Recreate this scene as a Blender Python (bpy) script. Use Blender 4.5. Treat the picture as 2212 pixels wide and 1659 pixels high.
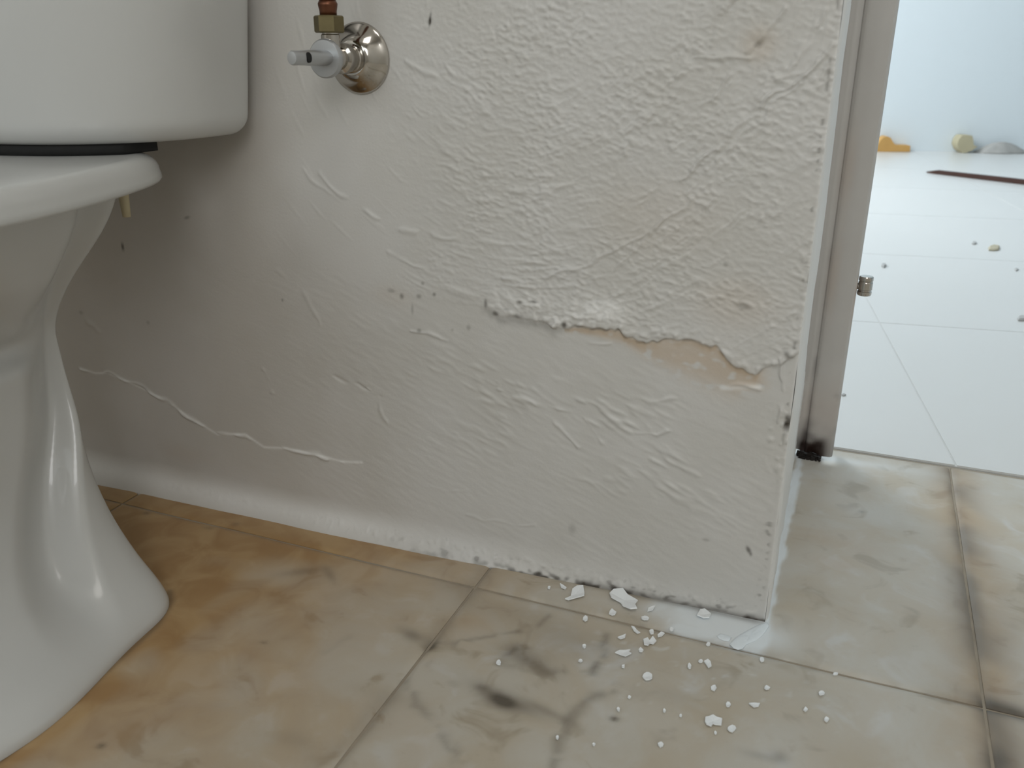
import bpy, math, random
import numpy as np
from mathutils import Vector, Matrix

# ------------------------------------------------------------------ reset
for o in list(bpy.data.objects):
    bpy.data.objects.remove(o, do_unlink=True)
S = bpy.context.scene
COL = S.collection
random.seed(7)

# ------------------------------------------------------------------ camera
PW, PH, FPX = 2212, 1659, 1892.706
CAM = np.array([0.0317, -0.6448, 0.44])
RIGHT = np.array([0.9275, 0.3737, 0.0046])
UP = np.array([-0.136, 0.3261, 0.9355])
FWD = np.array([-0.3481, 0.8684, -0.3533])
cd = bpy.data.cameras.new('camera')
cam = bpy.data.objects.new('camera', cd)
COL.objects.link(cam)
R3 = Matrix(((RIGHT[0], UP[0], -FWD[0]), (RIGHT[1], UP[1], -FWD[1]), (RIGHT[2], UP[2], -FWD[2])))
cam.matrix_world = Matrix.Translation(Vector(CAM)) @ R3.to_quaternion().to_matrix().to_4x4()
cd.sensor_width = 36.0
cd.sensor_fit = 'HORIZONTAL'
cd.lens = FPX / PW * 36.0
cd.clip_start = 0.01
cd.dof.use_dof = True
cd.dof.focus_distance = 0.80
cd.dof.aperture_fstop = 11.0
S.camera = cam

# ------------------------------------------------------------------ world, lights, exposure
w = bpy.data.worlds.new('world')
S.world = w
w.use_nodes = True
w.node_tree.nodes['Background'].inputs[0].default_value = (0.80, 0.86, 0.92, 1)
w.node_tree.nodes['Background'].inputs[1].default_value = 0.25
S.view_settings.view_transform = 'Standard'
S.view_settings.look = 'None'
S.view_settings.gamma = 1
S.view_settings.exposure = 0.0
S.view_settings.use_curve_mapping = False
S.cycles.use_denoising = True
S.cycles.max_bounces = 8
S.cycles.diffuse_bounces = 5


def area(name, loc, target, sx, sy, power, color):
    l = bpy.data.lights.new(name, 'AREA')
    l.shape = 'RECTANGLE'
    l.size, l.size_y, l.energy, l.color = sx, sy, power, color
    o = bpy.data.objects.new(name, l)
    o.location = loc
    o.rotation_euler = (Vector(target) - Vector(loc)).to_track_quat('-Z', 'Y').to_euler()
    COL.objects.link(o)
    return o


area('ceiling_light', (0.35, -0.75, 2.30), (0.30, -0.6, 0), 0.6, 0.6, 4.6, (1.0, 0.96, 0.91))
area('window_light', (-0.55, -2.05, 1.05), (-0.25, 0, 0.40), 1.4, 1.2, 12.5, (0.89, 0.97, 1.0))
area('right_fill_light', (0.70, -2.05, 1.30), (-0.2, 0.0, 0.40), 0.7, 0.9, 15.0, (0.97, 0.98, 0.98))  # unseen fill lamp, added to brighten the faces turned right
area('hall_window_light', (-1.5, 2.6, 1.4), (1.5, 2.9, 0.6), 1.8, 1.8, 104.0, (0.92, 0.97, 1.0))

# ------------------------------------------------------------------ helpers: photo pixel -> point on a real plane


def _ray(px, py):
    d = RIGHT * (px - PW / 2) - UP * (py - PH / 2) + FWD * FPX
    return d


def on_floor(px, py, z=0.0):
    d = _ray(px, py)
    return CAM + d * ((z - CAM[2]) / d[2])


def on_wall(px, py, y=0.0):
    d = _ray(px, py)
    p = CAM + d * ((y - CAM[1]) / d[1])
    return p[0], p[2]


def sm(a, b, x):
    t = np.clip((x - a) / (b - a), 0, 1)
    return t * t * (3 - 2 * t)


def noise_tile(spacing, s0, s1, seed, n=512):
    rng = np.random.default_rng(seed)
    g = rng.standard_normal((n, n))
    F = np.fft.fft2(g)
    f0 = np.fft.fftfreq(n, spacing)[:, None]
    f1 = np.fft.fftfreq(n, spacing)[None, :]
    F *= np.exp(-2 * (np.pi ** 2) * ((f0 * s0) ** 2 + (f1 * s1) ** 2))
    r = np.fft.ifft2(F).real
    return (r - r.mean()) / r.std(), spacing


def samp(tile, a, b):
    t, sp = tile
    n = t.shape[0]
    a = a / sp
    b = b / sp
    i = np.floor(a).astype(int)
    j = np.floor(b).astype(int)
    fa = a - i
    fb = b - j
    i0, i1, j0, j1 = i % n, (i + 1) % n, j % n, (j + 1) % n
    return (t[i0, j0] * (1 - fa) * (1 - fb) + t[i1, j0] * fa * (1 - fb) + t[i0, j1] * (1 - fa) * fb + t[i1, j1] * fa * fb)


def seg_dist(X, Z, pts):
    d = np.full(X.shape, 9.0)
    for (x0, z0), (x1, z1) in zip(pts[:-1], pts[1:]):
        vx, vz = x1 - x0, z1 - z0
        t = np.clip(((X - x0) * vx + (Z - z0) * vz) / (vx * vx + vz * vz + 1e-12), 0, 1)
        d = np.minimum(d, np.hypot(X - x0 - t * vx, Z - z0 - t * vz))
    return d


def mesh_from(name, verts, faces, mat=None, parent=None, smooth=True, marks=None):
    me = bpy.data.meshes.new(name)
    verts = np.asarray(verts, dtype=np.float32)
    if isinstance(faces, np.ndarray) and faces.ndim == 2:
        nf, k = faces.shape
        me.vertices.add(len(verts))
        me.vertices.foreach_set('co', verts.ravel())
        me.loops.add(nf * k)
        me.loops.foreach_set('vertex_index', faces.astype(np.int32).ravel())
        me.polygons.add(nf)
        me.polygons.foreach_set('loop_start', np.arange(0, nf * k, k, dtype=np.int32))
        me.update(calc_edges=True)
    else:
        me.from_pydata([tuple(v) for v in verts], [], [tuple(f) for f in faces])
    me.validate()
    me.polygons.foreach_set('use_smooth', [smooth] * len(me.polygons))
    if marks is not None:
        at = me.color_attributes.new('marks', 'FLOAT_COLOR', 'POINT')
        m4 = np.ones((len(verts), 4), np.float32)
        m4[:, :3] = marks
        at.data.foreach_set('color', m4.ravel())
    if mat:
        me.materials.append(mat)
    o = bpy.data.objects.new(name, me)
    COL.objects.link(o)
    if parent:
        o.parent = parent
    return o


class MB:
    """collects grids, boxes and lofts; links them as one mesh object"""

    def __init__(self):
        self.v, self.f, self.m = [], [], []
        self.n = 0

    def add(self, verts, faces, marks=None):
        verts = np.asarray(verts, float).reshape(-1, 3)
        self.v.append(verts)
        self.m.append(np.zeros((len(verts), 3)) if marks is None else np.asarray(marks, float).reshape(-1, 3))
        for f in faces:
            self.f.append(tuple(int(i) + self.n for i in f))
        self.n += len(verts)

    def grid(self, P, marks=None, flip=False):
        nu, nv = P.shape[:2]
        idx = np.arange(nu * nv).reshape(nu, nv)
        q = np.stack([idx[:-1, :-1], idx[1:, :-1], idx[1:, 1:], idx[:-1, 1:]], -1).reshape(-1, 4)
        if flip:
            q = q[:, ::-1]
        self.add(P.reshape(-1, 3), q.tolist(), None if marks is None else marks.reshape(-1, 3))

    def box(self, a, b, rot=None, org=(0, 0, 0)):
        x0, y0, z0 = a
        x1, y1, z1 = b
        V = np.array([(x0, y0, z0), (x1, y0, z0), (x1, y1, z0), (x0, y1, z0), (x0, y0, z1), (x1, y0, z1), (x1, y1, z1), (x0, y1, z1)], float)
        if rot is not None:
            V = V @ np.asarray(rot).T
        V = V + np.asarray(org)
        self.add(V, [(0, 3, 2, 1), (4, 5, 6, 7), (0, 1, 5, 4), (1, 2, 6, 5), (2, 3, 7, 6), (3, 0, 4, 7)])

    def rings(self, R, cap0=True, cap1=True):
        """R: list of equal-length closed rings"""
        n = len(R[0])
        V = np.concatenate([np.asarray(r, float) for r in R])
        F = []
        for k in range(len(R) - 1):
            for i in range(n):
                j = (i + 1) % n
                F.append((k * n + i, k * n + j, (k + 1) * n + j, (k + 1) * n + i))
        if cap0:
            F.append(tuple(range(n - 1, -1, -1)))
        if cap1:
            F.append(tuple((len(R) - 1) * n + i for i in range(n)))
        self.add(V, F)

    def lathe(self, prof, org, axis='z', n=32, cap0=True, cap1=True):
        org = np.asarray(org, float)
        a = np.linspace(0, 2 * np.pi, n, endpoint=False)
        R = []
        for rad, h in prof:
            c, s = rad * np.cos(a), rad * np.sin(a)
            hh = np.full(n, float(h))
            if axis == 'z':
                P = np.stack([c, s, hh], 1)
            elif axis == 'y-':
                P = np.stack([c, -hh, s], 1)
            elif axis == 'x':
                P = np.stack([hh, c, s], 1)
            R.append(P + org)
        self.rings(R, cap0, cap1)

    def build(self, name, mat=None, parent=None, smooth=True):
        return mesh_from(name, np.concatenate(self.v), self.f, mat, parent, smooth, np.concatenate(self.m))


def auto_smooth(o, deg=35):
    me = o.data
    me.polygons.foreach_set('use_smooth', [True] * len(me.polygons))
    import bmesh
    bm = bmesh.new()
    bm.from_mesh(me)
    bmesh.ops.recalc_face_normals(bm, faces=bm.faces)
    lim = math.radians(deg)
    for e in bm.edges:
        if len(e.link_faces) == 2 and e.calc_face_angle(0) > lim:
            e.smooth = False
    bm.to_mesh(me)
    bm.free()
    return o


def empty(name, loc, label, cat, group=None):
    o = bpy.data.objects.new(name, None)
    o.empty_display_size = 0.02
    o.location = loc
    COL.objects.link(o)
    return tag(o, label, cat, group)


def tag(o, label=None, cat=None, group=None, kind=None):
    if label:
        o['label'] = label
    if cat:
        o['category'] = cat
    if group:
        o['group'] = group
    if kind:
        o['kind'] = kind
    return o


def under(o, root):
    """parent o to root, keeping its place in the world"""
    o.parent = root
    o.matrix_parent_inverse = Matrix.Translation(-Vector(root.location))
    return o


# ------------------------------------------------------------------ materials


def mat(name):
    m = bpy.data.materials.new(name)
    m.use_nodes = True
    nt = m.node_tree
    return m, nt, nt.nodes['Principled BSDF']


def N(nt, t, **kw):
    n = nt.nodes.new(t)
    for k, v in kw.items():
        setattr(n, k, v)
    return n


def mix(nt, fac, a, b):
    m = nt.nodes.new('ShaderNodeMix')
    m.data_type = 'RGBA'
    for sock, val in ((m.inputs[0], fac), (m.inputs[6], a), (m.inputs[7], b)):
        if isinstance(val, (int, float)):
            sock.default_value = val
        elif isinstance(val, tuple):
            sock.default_value = (*val, 1)
        else:
            nt.links.new(val, sock)
    return m.outputs[2]


def noise(nt, scale, detail=3, rough=0.5, vec=None, dist=0.0):
    n = nt.nodes.new('ShaderNodeTexNoise')
    n.inputs['Scale'].default_value = scale
    n.inputs['Detail'].default_value = detail
    n.inputs['Roughness'].default_value = rough
    n.inputs['Distortion'].default_value = dist
    if vec is None:
        tc = nt.nodes.new('ShaderNodeNewGeometry')
        vec = tc.outputs['Position']
    nt.links.new(vec, n.inputs['Vector'])
    return n.outputs['Fac']


def ramp(nt, x, a, b, lo=0.0, hi=1.0):
    r = nt.nodes.new('ShaderNodeMapRange')
    r.interpolation_type = 'SMOOTHSTEP'
    r.inputs[1].default_value, r.inputs[2].default_value = a, b
    r.inputs[3].default_value, r.inputs[4].default_value = lo, hi
    nt.links.new(x, r.inputs[0])
    return r.outputs[0]


def marks(nt):
    a = nt.nodes.new('ShaderNodeAttribute')
    a.attribute_name = 'marks'
    s = nt.nodes.new('ShaderNodeSeparateColor')
    nt.links.new(a.outputs['Color'], s.inputs[0])
    return s.outputs


def bump(nt, b, h, strength, dist):
    n = nt.nodes.new('ShaderNodeBump')
    n.inputs['Strength'].default_value = strength
    n.inputs['Distance'].default_value = dist
    nt.links.new(h, n.inputs['Height'])
    nt.links.new(n.outputs[0], b.inputs['Normal'])


def plain(name, col, rough=0.5, metal=0.0, var=0.06, scale=30, coat=0.0):
    m, nt, b = mat(name)
    c = mix(nt, noise(nt, scale), tuple(max(0, x * (1 - var)) for x in col), tuple(min(1, x * (1 + var)) for x in col))
    nt.links.new(c, b.inputs['Base Color'])
    b.inputs['Roughness'].default_value = rough
    b.inputs['Metallic'].default_value = metal
    if coat:
        b.inputs['Coat Weight'].default_value = coat
    return m


def m_plaster():
    m, nt, b = mat('old painted plaster')
    base = mix(nt, ramp(nt, noise(nt, 9, 4), 0.35, 0.65), (0.55, 0.54, 0.515), (0.585, 0.578, 0.562))
    mk = marks(nt)
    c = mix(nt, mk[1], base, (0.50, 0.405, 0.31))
    c = mix(nt, mk[2], c, (0.84, 0.84, 0.83))
    c = mix(nt, mk[0], c, (0.06, 0.05, 0.04))
    nt.links.new(c, b.inputs['Base Color'])
    b.inputs['Roughness'].default_value = 0.5
    bump(nt, b, noise(nt, 420, 2), 0.12, 0.001)
    return m


def m_tile():
    m, nt, b = mat('mottled beige stoneware')
    g = nt.nodes.new('ShaderNodeNewGeometry')
    n1 = noise(nt, 14, 5, 0.6, dist=0.8)
    n2 = noise(nt, 27, 3, 0.5, dist=0.7)
    n3 = noise(nt, 110, 3, 0.6)
    base = mix(nt, ramp(nt, n1, 0.36, 0.66), (0.455, 0.40, 0.315), (0.48, 0.45, 0.39))
    base = mix(nt, ramp(nt, n2, 0.54, 0.74), base, (0.51, 0.49, 0.45))
    base = mix(nt, ramp(nt, n2, 0.44, 0.28), base, (0.36, 0.31, 0.235))
    base = mix(nt, ramp(nt, n3, 0.60, 0.80, 0, 0.22), base, (0.32, 0.28, 0.22))
    mk = marks(nt)
    tan = mix(nt, ramp(nt, n2, 0.30, 0.70), (0.335, 0.20, 0.086), (0.43, 0.29, 0.145))
    c = mix(nt, mk[1], base, tan)
    c = mix(nt, mk[2], c, (0.74, 0.79, 0.82))
    c = mix(nt, mk[0], c, (0.075, 0.06, 0.042))
    nt.links.new(c, b.inputs['Base Color'])
    b.inputs['Roughness'].default_value = 0.42
    bump(nt, b, n2, 0.05, 0.002)
    return m


def m_enamel():
    m, nt, b = mat('worn white door frame paint')
    mk = marks(nt)
    base = mix(nt, noise(nt, 25, 3), (0.50, 0.485, 0.465), (0.56, 0.55, 0.535))
    c = mix(nt, mk[1], base, (0.48, 0.38, 0.31))
    c = mix(nt, mk[2], c, (0.75, 0.75, 0.75))
    c = mix(nt, mk[0], c, (0.025, 0.013, 0.010))
    nt.links.new(c, b.inputs['Base Color'])
    b.inputs['Roughness'].default_value = 0.45
    bump(nt, b, noise(nt, 160, 3), 0.08, 0.001)
    return m


M_PLASTER = m_plaster()
M_TILE = m_tile()
M_ENAMEL = m_enamel()
M_PORC = plain('white glazed porcelain', (0.525, 0.53, 0.52), 0.27, var=0.01, coat=0.3)
M_GROUT = plain('dirty brown grout', (0.32, 0.275, 0.215), 0.85, var=0.25, scale=60)
M_HGROUT = plain('pale grout', (0.60, 0.60, 0.585), 0.4)
M_HTILE = plain('pale polished hall tile', (0.635, 0.635, 0.62), 0.28, var=0.025, scale=3)
M_WHITE = plain('pale hall wall paint', (0.76, 0.82, 0.85), 0.6, var=0.01, scale=2)
M_ROOM = plain('white bathroom paint', (0.66, 0.64, 0.60), 0.6, var=0.02, scale=3)
M_CHROME = plain('worn chrome', (0.50, 0.475, 0.44), 0.11, 1.0, var=0.05)
M_KNOB = plain('satin chrome plastic', (0.42, 0.43, 0.44), 0.30, 0.55, var=0.03)
M_BRASS = plain('tarnished brass', (0.17, 0.14, 0.07), 0.42, 0.75, var=0.2, scale=120)
M_COPPER = plain('aged copper', (0.15, 0.062, 0.035), 0.35, 0.85, var=0.25, scale=90)
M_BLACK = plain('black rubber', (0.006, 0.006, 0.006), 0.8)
M_NYLON = plain('yellowed nylon', (0.52, 0.46, 0.30), 0.5)
M_FLAKE = plain('flaked white paint', (0.82, 0.85, 0.87), 0.6, var=0.03)
M_WOODD = plain('dark brown stained wood', (0.042, 0.015, 0.009), 0.85, var=0.3, scale=20)
M_ORANGE = plain('orange tan wood', (0.58, 0.33, 0.10), 0.6, var=0.1)
M_BEIGE = plain('beige foam', (0.47, 0.42, 0.28), 0.8, var=0.08)
M_DUST = plain('grey dust', (0.40, 0.39, 0.37), 0.95, var=0.2, scale=40)
M_CHIP = plain('tan plaster chip', (0.42, 0.38, 0.28), 0.9, var=0.15, scale=90)
M_CHIPG = plain('grey plaster chip', (0.42, 0.42, 0.41), 0.9, var=0.15, scale=90)

# ------------------------------------------------------------------ bathroom wall with the damaged plaster
WX0, THICK, HGT = -1.30, 0.36, 2.40


def wall_relief(X, Z):
    """proud height in metres (towards the room) and masks for stains and painted bounce light"""
    def P(*px):
        return [on_wall(*p) for p in px]
    cx, cz = on_wall(1120, -40)
    r = np.hypot(X - cx, Z - cz)
    th = np.arctan2(X - cx, -(Z - cz)) * 0.24
    arcs = samp(noise_tile(0.0006, 0.0013, 0.011, 1), r, th)
    arcs2 = samp(noise_tile(0.0006, 0.0011, 0.006, 2), r + 0.1, th)
    fine = samp(noise_tile(0.0005, 0.0013, 0.0008, 3), X * 0.97 - Z * 0.2, X * 0.2 + Z * 0.97)
    diag = samp(noise_tile(0.0005, 0.0024, 0.0009, 4), X * 0.94 - Z * 0.34, X * 0.34 + Z * 0.94)
    upr = samp(noise_tile(0.0005, 0.0070, 0.0010, 14), X * 0.72 + Z * 0.69, -X * 0.69 + Z * 0.72)
    low = samp(noise_tile(0.002, 0.012, 0.012, 5), X, Z)
    ripple = samp(noise_tile(0.0006, 0.0042, 0.0014, 6), X * 0.93 - Z * 0.36, X * 0.36 + Z * 0.93)
    crack = P((760, 600), (840, 622), (880, 640), (940, 648), (1040, 662), (1090, 688), (1150, 692), (1220, 706), (1290, 704), (1340, 716), (1395, 742),
              (1430, 730), (1500, 738), (1545, 746), (1570, 780), (1620, 806), (1680, 786), (1716, 764), (1742, 748))
    ca = np.array(crack)
    zc = np.interp(X, ca[:, 0], ca[:, 1]) + 0.0012 * samp(noise_tile(0.0008, 0.002, 0.002, 8), X, X * 0 + 0.1)
    above = sm(-0.0008, 0.0012, Z - zc)
    up = sm(-0.004, 0.010, Z - zc)
    mr = sm(-0.36, -0.22, X + 0.30 * (Z - 0.3) * 0)      # rough on the right, smoother behind the toilet
    ml = sm(-0.62, -0.34, X)
    fade = 1 - sm(0.52, 0.56, Z)
    ridge = np.maximum(0, arcs - 0.9) * 0.00050 * mr + np.maximum(0, arcs2 - 1.0) * 0.00036 * mr
    ridge += np.maximum(0, arcs - 1.3) * 0.0003 * ml * (1 - mr)
    lumps = (np.maximum(-0.3, fine) * 0.00027 + np.maximum(-0.4, diag) * 0.00022)
    ridge += np.maximum(0, upr - 0.8) * 0.00050 * sm(-0.26, -0.08, X + 0.15 * (Z - 0.3)) * (0.35 + 0.65 * sm(-0.3, 1.0, low))
    patch = 0.45 + 0.55 * sm(-0.9, 0.6, low)
    h = up * (0.75 * ridge + 1.15 * lumps * mr * patch)
    rz = np.exp(-(((X + 0.17) / 0.13) ** 2 + ((Z - 0.145 + 0.15 * (X + 0.17)) / 0.050) ** 2))
    lowp = sm(0.0, 1.2, samp(noise_tile(0.002, 0.018, 0.009, 15), X, Z))
    h += (1 - up) * (np.maximum(-0.2, ripple) * 0.00050 * np.clip(rz * 1.2, 0, 1) * (0.12 + 0.88 * lowp) + ripple * 0.00005 * ml)
    h += low * 0.00012
    # named ridges of the trowel
    wa = samp(noise_tile(0.001, 0.006, 0.006, 16), X, Z)
    wb = samp(noise_tile(0.001, 0.006, 0.006, 17), X, Z)
    wc = samp(noise_tile(0.0008, 0.0030, 0.0030, 18), X, Z)
    XW, ZW = X + 0.0013 * wa + 0.0005 * wc, Z + 0.0013 * wb

    def line(pts, wd, amp):
        d = seg_dist(XW, ZW, P(*pts))
        return 1.5 * amp * np.exp(-(d / (wd * (1 + 0.25 * wc))) ** 2) * sm(-1.6, 1.0, wa + 0.7 * wc)
    for pts, wd, amp in (
        (((1802, 92), (1760, 140), (1700, 185), (1640, 236), (1580, 292), (1520, 352), (1470, 394)), 0.0014, 0.0012),
        (((1580, 168), (1545, 196), (1510, 232)), 0.0012, 0.0008), (((1775, 60), (1735, 112), (1680, 168)), 0.0011, 0.0006),
        (((1735, 172), (1690, 215), (1640, 262), (1575, 322)), 0.0010, 0.0006), (((1660, 200), (1600, 258), (1560, 290)), 0.0010, 0.0005),
        (((1545, 430), (1480, 510), (1430, 560), (1380, 610)), 0.0011, 0.0006), (((1640, 420), (1560, 500), (1500, 580)), 0.0010, 0.0005), (((1790, 20), (1770, 50)), 0.0012, 0.0007),
        (((1500, 432), (1400, 505), (1320, 545), (1240, 578), (1170, 598), (1090, 600)), 0.0012, 0.0008),
        (((1440, 470), (1380, 540), (1330, 585)), 0.0011, 0.0006),
        (((1700, 20), (1655, 70), (1625, 110)), 0.0013, 0.0009), (((1500, 125), (1560, 128), (1625, 128)), 0.0013, 0.0008),
        (((690, 370), (730, 418), (770, 450), (850, 486), (930, 508), (1000, 520)), 0.0016, 0.0006),
        (((650, 360), (700, 404), (745, 452)), 0.0014, 0.0004),
        (((880, 135), (960, 170), (1010, 205), (1060, 235)), 0.0014, 0.0006),
        (((840, 545), (900, 575), (980, 590)), 0.0013, 0.0004),
        (((600, 590), (650, 625), (690, 690)), 0.0020, 0.0004), (((570, 800), (590, 850)), 0.0015, 0.0006),
        (((660, 820), (720, 815), (780, 835), (820, 862)), 0.0013, -0.0006), (((800, 845), (835, 905), (838, 935)), 0.0016, 0.0006),
        (((175, 796), (205, 806), (235, 806), (300, 835), (360, 866), (410, 902), (470, 938), (530, 938), (570, 966), (620, 968), (700, 986), (735, 996), (780, 1000)), 0.0014, 0.0011),
        (((1692, 772), (1690, 850), (1682, 915)), 0.0009, 0.0013), (((1560, 842), (1590, 834), (1640, 838)), 0.0016, 0.0009),
        (((1360, 930), (1420, 940), (1445, 925)), 0.0012, 0.0008), (((1080, 842), (1150, 870), (1210, 925), (1250, 970)), 0.0012, 0.0007),
        (((1180, 870), (1260, 905), (1300, 950)), 0.0012, 0.0006), (((1390, 868), (1450, 862), (1500, 880)), 0.0013, 0.0006),
        (((1440, 990), (1480, 1015), (1520, 1040)), 0.0013, 0.0006), (((890, 715), (950, 725), (965, 735)), 0.0012, 0.0007),
        (((1010, 1110), (1100, 1128), (1160, 1140)), 0.0012, 0.0003), (((930, 1050), (1010, 1062), (1080, 1076)), 0.0014, 0.0003),
        (((1225, 710), (1270, 736), (1320, 742)), 0.0014, 0.0006), (((185, 690), (215, 715)), 0.002, 0.0008),
    ):
        h += line(pts, wd, amp)
    # the coat above the crack stands proud of the bare patch below
    xr = 0.12 * sm(on_wall(830, 620)[0], on_wall(1000, 660)[0], X) + 0.88 * sm(on_wall(1020, 660)[0], on_wall(1250, 705)[0], X)
    near = np.exp(-np.abs(Z - zc) / 0.045)
    h += above * near * 0.0015 * xr
    lip = np.exp(-((Z - zc - 0.003) / 0.004) ** 2) * xr
    clump = samp(noise_tile(0.0006, 0.0016, 0.0016, 9), X, Z)
    h += lip * np.maximum(0, clump) * 0.0009
    band = np.exp(-((Z - zc - 0.010) / 0.011) ** 2) * sm(on_wall(1030, 660)[0], on_wall(1090, 660)[0], X) * (1 - sm(on_wall(1320, 660)[0], on_wall(1350, 680)[0], X))
    h += band * (0.0007 + 0.0004 * np.maximum(0, clump))
    bx, bz = on_wall(1310, 672)
    h += 0.0012 * np.exp(-(((X - bx) / 0.012) ** 2 + ((Z - bz) / 0.006) ** 2))
    hx, hz = on_wall(1636, 96)
    h -= 0.0022 * np.exp(-(((X - hx) / 0.0035) ** 2 + ((Z - hz) / 0.003) ** 2))
    ed = np.exp(-((X + 0.0) / 0.012) ** 2) * sm(0.12, 0.16, Z) * (1 - sm(0.185, 0.20, Z))
    h += ed * np.maximum(0, clump) * 0.0012
    # soft plaster cove along the floor, deeper towards the toilet
    cove = np.interp(X, [-1.3, -0.75, -0.60, -0.45, -0.27, -0.12, 0.0], [0.024, 0.024, 0.020, 0.018, 0.012, 0.003, 0.0])
    h = h * fade
    h += cove * np.clip(1 - Z / 0.030, 0, 1) ** 2.2
    h += 0.0004 * np.exp(-((Z - 0.008) / 0.005) ** 2) * np.maximum(0, clump)
    # ---- marks
    dirt = np.zeros(X.shape)
    tan = np.zeros(X.shape)
    white = np.zeros(X.shape)
    def spot(px, py, rx, rz, a, rot=0.0):
        x0, z0 = on_wall(px, py)
        c, s = math.cos(rot), math.sin(rot)
        u = (X - x0) * c + (Z - z0) * s
        v = -(X - x0) * s + (Z - z0) * c
        return a * np.exp(-((u / rx) ** 2 + (v / rz) ** 2) ** 1.5)
    spk = samp(noise_tile(0.0006, 0.0012, 0.0012, 11), X, Z)
    spk2 = samp(noise_tile(0.0006, 0.0022, 0.0014, 12), X, Z)
    for s in ((929, 42, .0011, .0050, .75, -0.15), (928, 47, .0017, .0022, .5), (265, 533, .0016, .0042, .85), (404, 470, .0035, .0015, .45, .3), (610, 648, .0014, .0016, .45),
              (1236, 1143, .0035, .0050, .22), (1525, 1166, .0030, .0016, .30), (1617, 1188, .0018, .0038, .75, .5), (1622, 1198, .0012, .0018, .4),
              (1220, 701, .0022, .0028, .85), (938, 636, .0016, .0016, .6), (913, 612, .0016, .0016, .45), (845, 628, .0035, .0020, .35), (868, 640, .0020, .0026, .55),
              (905, 640, .0025, .0020, .45), (1049, 655, .0016, .0040, .55), (1071, 677, .0032, .0020, .55), (1124, 652, .0022, .0014, .65), (1155, 651, .0035, .0010, .65),
              (1120, 682, .0045, .0020, .45), (1096, 668, .0035, .0012, .30), (906, 714, .0022, .0020, .45), (1012, 708, .0020, .0025, .35), (977, 713, .0014, .0014, .25),
              (891, 668, .0013, .0050, .30), (1606, 662, .0050, .0025, .35), (1568, 571, .0020, .0018, .30), (1636, 97, .0030, .0024, .35), (1748, 603, .0010, .0060, .55),
              (320, 697, .0020, .0018, .30), (175, 675, .0030, .0020, .3), (1704, 765, .0040, .0020, .4, -.5)):
        dirt += spot(*s)
    dirt += 0.55 * np.exp(-((Z - zc + 0.0008) / 0.0012) ** 2) * sm(on_wall(1210, 700)[0], on_wall(1260, 705)[0], X) * (1 - sm(on_wall(1390, 700)[0], on_wall(1560, 760)[0], X) * 0.6) * sm(-0.8, 1.0, spk2)
    dirt += 0.30 * np.exp(-((Z - zc + 0.003) / 0.004) ** 2) * sm(on_wall(1030, 660)[0], on_wall(1060, 660)[0], X) * (1 - sm(on_wall(1180, 700)[0], on_wall(1230, 700)[0], X))
    # black mould creeping along the foot of the wall
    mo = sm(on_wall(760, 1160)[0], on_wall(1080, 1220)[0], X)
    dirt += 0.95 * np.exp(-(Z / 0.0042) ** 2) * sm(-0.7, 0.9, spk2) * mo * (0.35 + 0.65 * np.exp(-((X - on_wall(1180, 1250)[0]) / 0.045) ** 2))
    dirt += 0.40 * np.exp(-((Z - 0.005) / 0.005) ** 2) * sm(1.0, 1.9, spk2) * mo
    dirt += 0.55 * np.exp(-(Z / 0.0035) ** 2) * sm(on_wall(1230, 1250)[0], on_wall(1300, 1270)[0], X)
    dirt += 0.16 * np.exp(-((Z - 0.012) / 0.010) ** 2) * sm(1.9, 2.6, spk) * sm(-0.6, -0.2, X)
    dirt += 0.45 * np.exp(-((X + 0.006) / 0.0025) ** 2) * sm(0.2, 1.4, spk2) * (1 - sm(0.085, 0.11, Z))
    dirt += 0.45 * np.exp(-((X + 0.0035) / 0.0012) ** 2) * sm(0.5, 1.5, spk2) * sm(0.1, 0.2, Z)
    # bare ochre plaster where the coat has fallen off
    tp = P((1225, 712), (1290, 718), (1345, 728), (1400, 756), (1470, 768), (1540, 782), (1590, 806), (1640, 826))
    ta = np.array(tp)
    tw = np.interp(X, ta[:, 0], [0.003, 0.006, 0.008, 0.012, 0.024, 0.034, 0.030, 0.012])
    tz = np.interp(X, ta[:, 0], ta[:, 1])
    tan += 0.72 * np.exp(-(np.abs(Z - tz) / tw * 1.6) ** 2.5) * (X > ta[0, 0] - 0.002) * sm(on_wall(1680, 800)[0], on_wall(1630, 800)[0], X) * (1 - above * 0.85) * sm(-1.6, 0.3, spk2 + 0.5)
    tan += 0.40 * sm(on_wall(1680, 800)[0], on_wall(1630, 800)[0], X) * np.exp(-((Z - zc + 0.002) / 0.003) ** 2) * sm(on_wall(1210, 700)[0], on_wall(1260, 705)[0], X) * (1 - above)
    for s in ((1590, 655, .03, .02, .25), (1640, 95, .012, .012, .35), (1420, 470, .05, .03, .14), (850, 640, .02, .010, .14), (400, 980, .03, .01, .12)):
        tan += spot(*s)
    white += 0.28 * band * sm(-0.8, 0.4, clump) + 0.5 * np.exp(-(((X - bx) / 0.018) ** 2 + ((Z - bz) / 0.009) ** 2))
    tan += 0.13 * sm(-0.28, -0.50, X)  # warm floor bounce painted into the plaster towards the toilet
    white += 0.7 * np.exp(-(seg_dist(X, Z, P((175, 796), (205, 806), (235, 806), (300, 835), (360, 866), (410, 902), (470, 938), (530, 938), (570, 966), (620, 968), (700, 986), (735, 996), (780, 1000))) / 0.0013) ** 2)
    white += 0.35 * sm(0.002, 0.0, np.abs(X)) + 0.45 * np.exp(-((Z - 0.010) / 0.008) ** 2) * sm(-0.28, -0.42, X)
    white += 0.5 * np.exp(-(seg_dist(X, Z, P((1560, 838), (1640, 836))) / 0.002) ** 2)
    # small dark rust hole beside the corner
    hx2, hz2 = on_wall(1702, 917)
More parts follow.
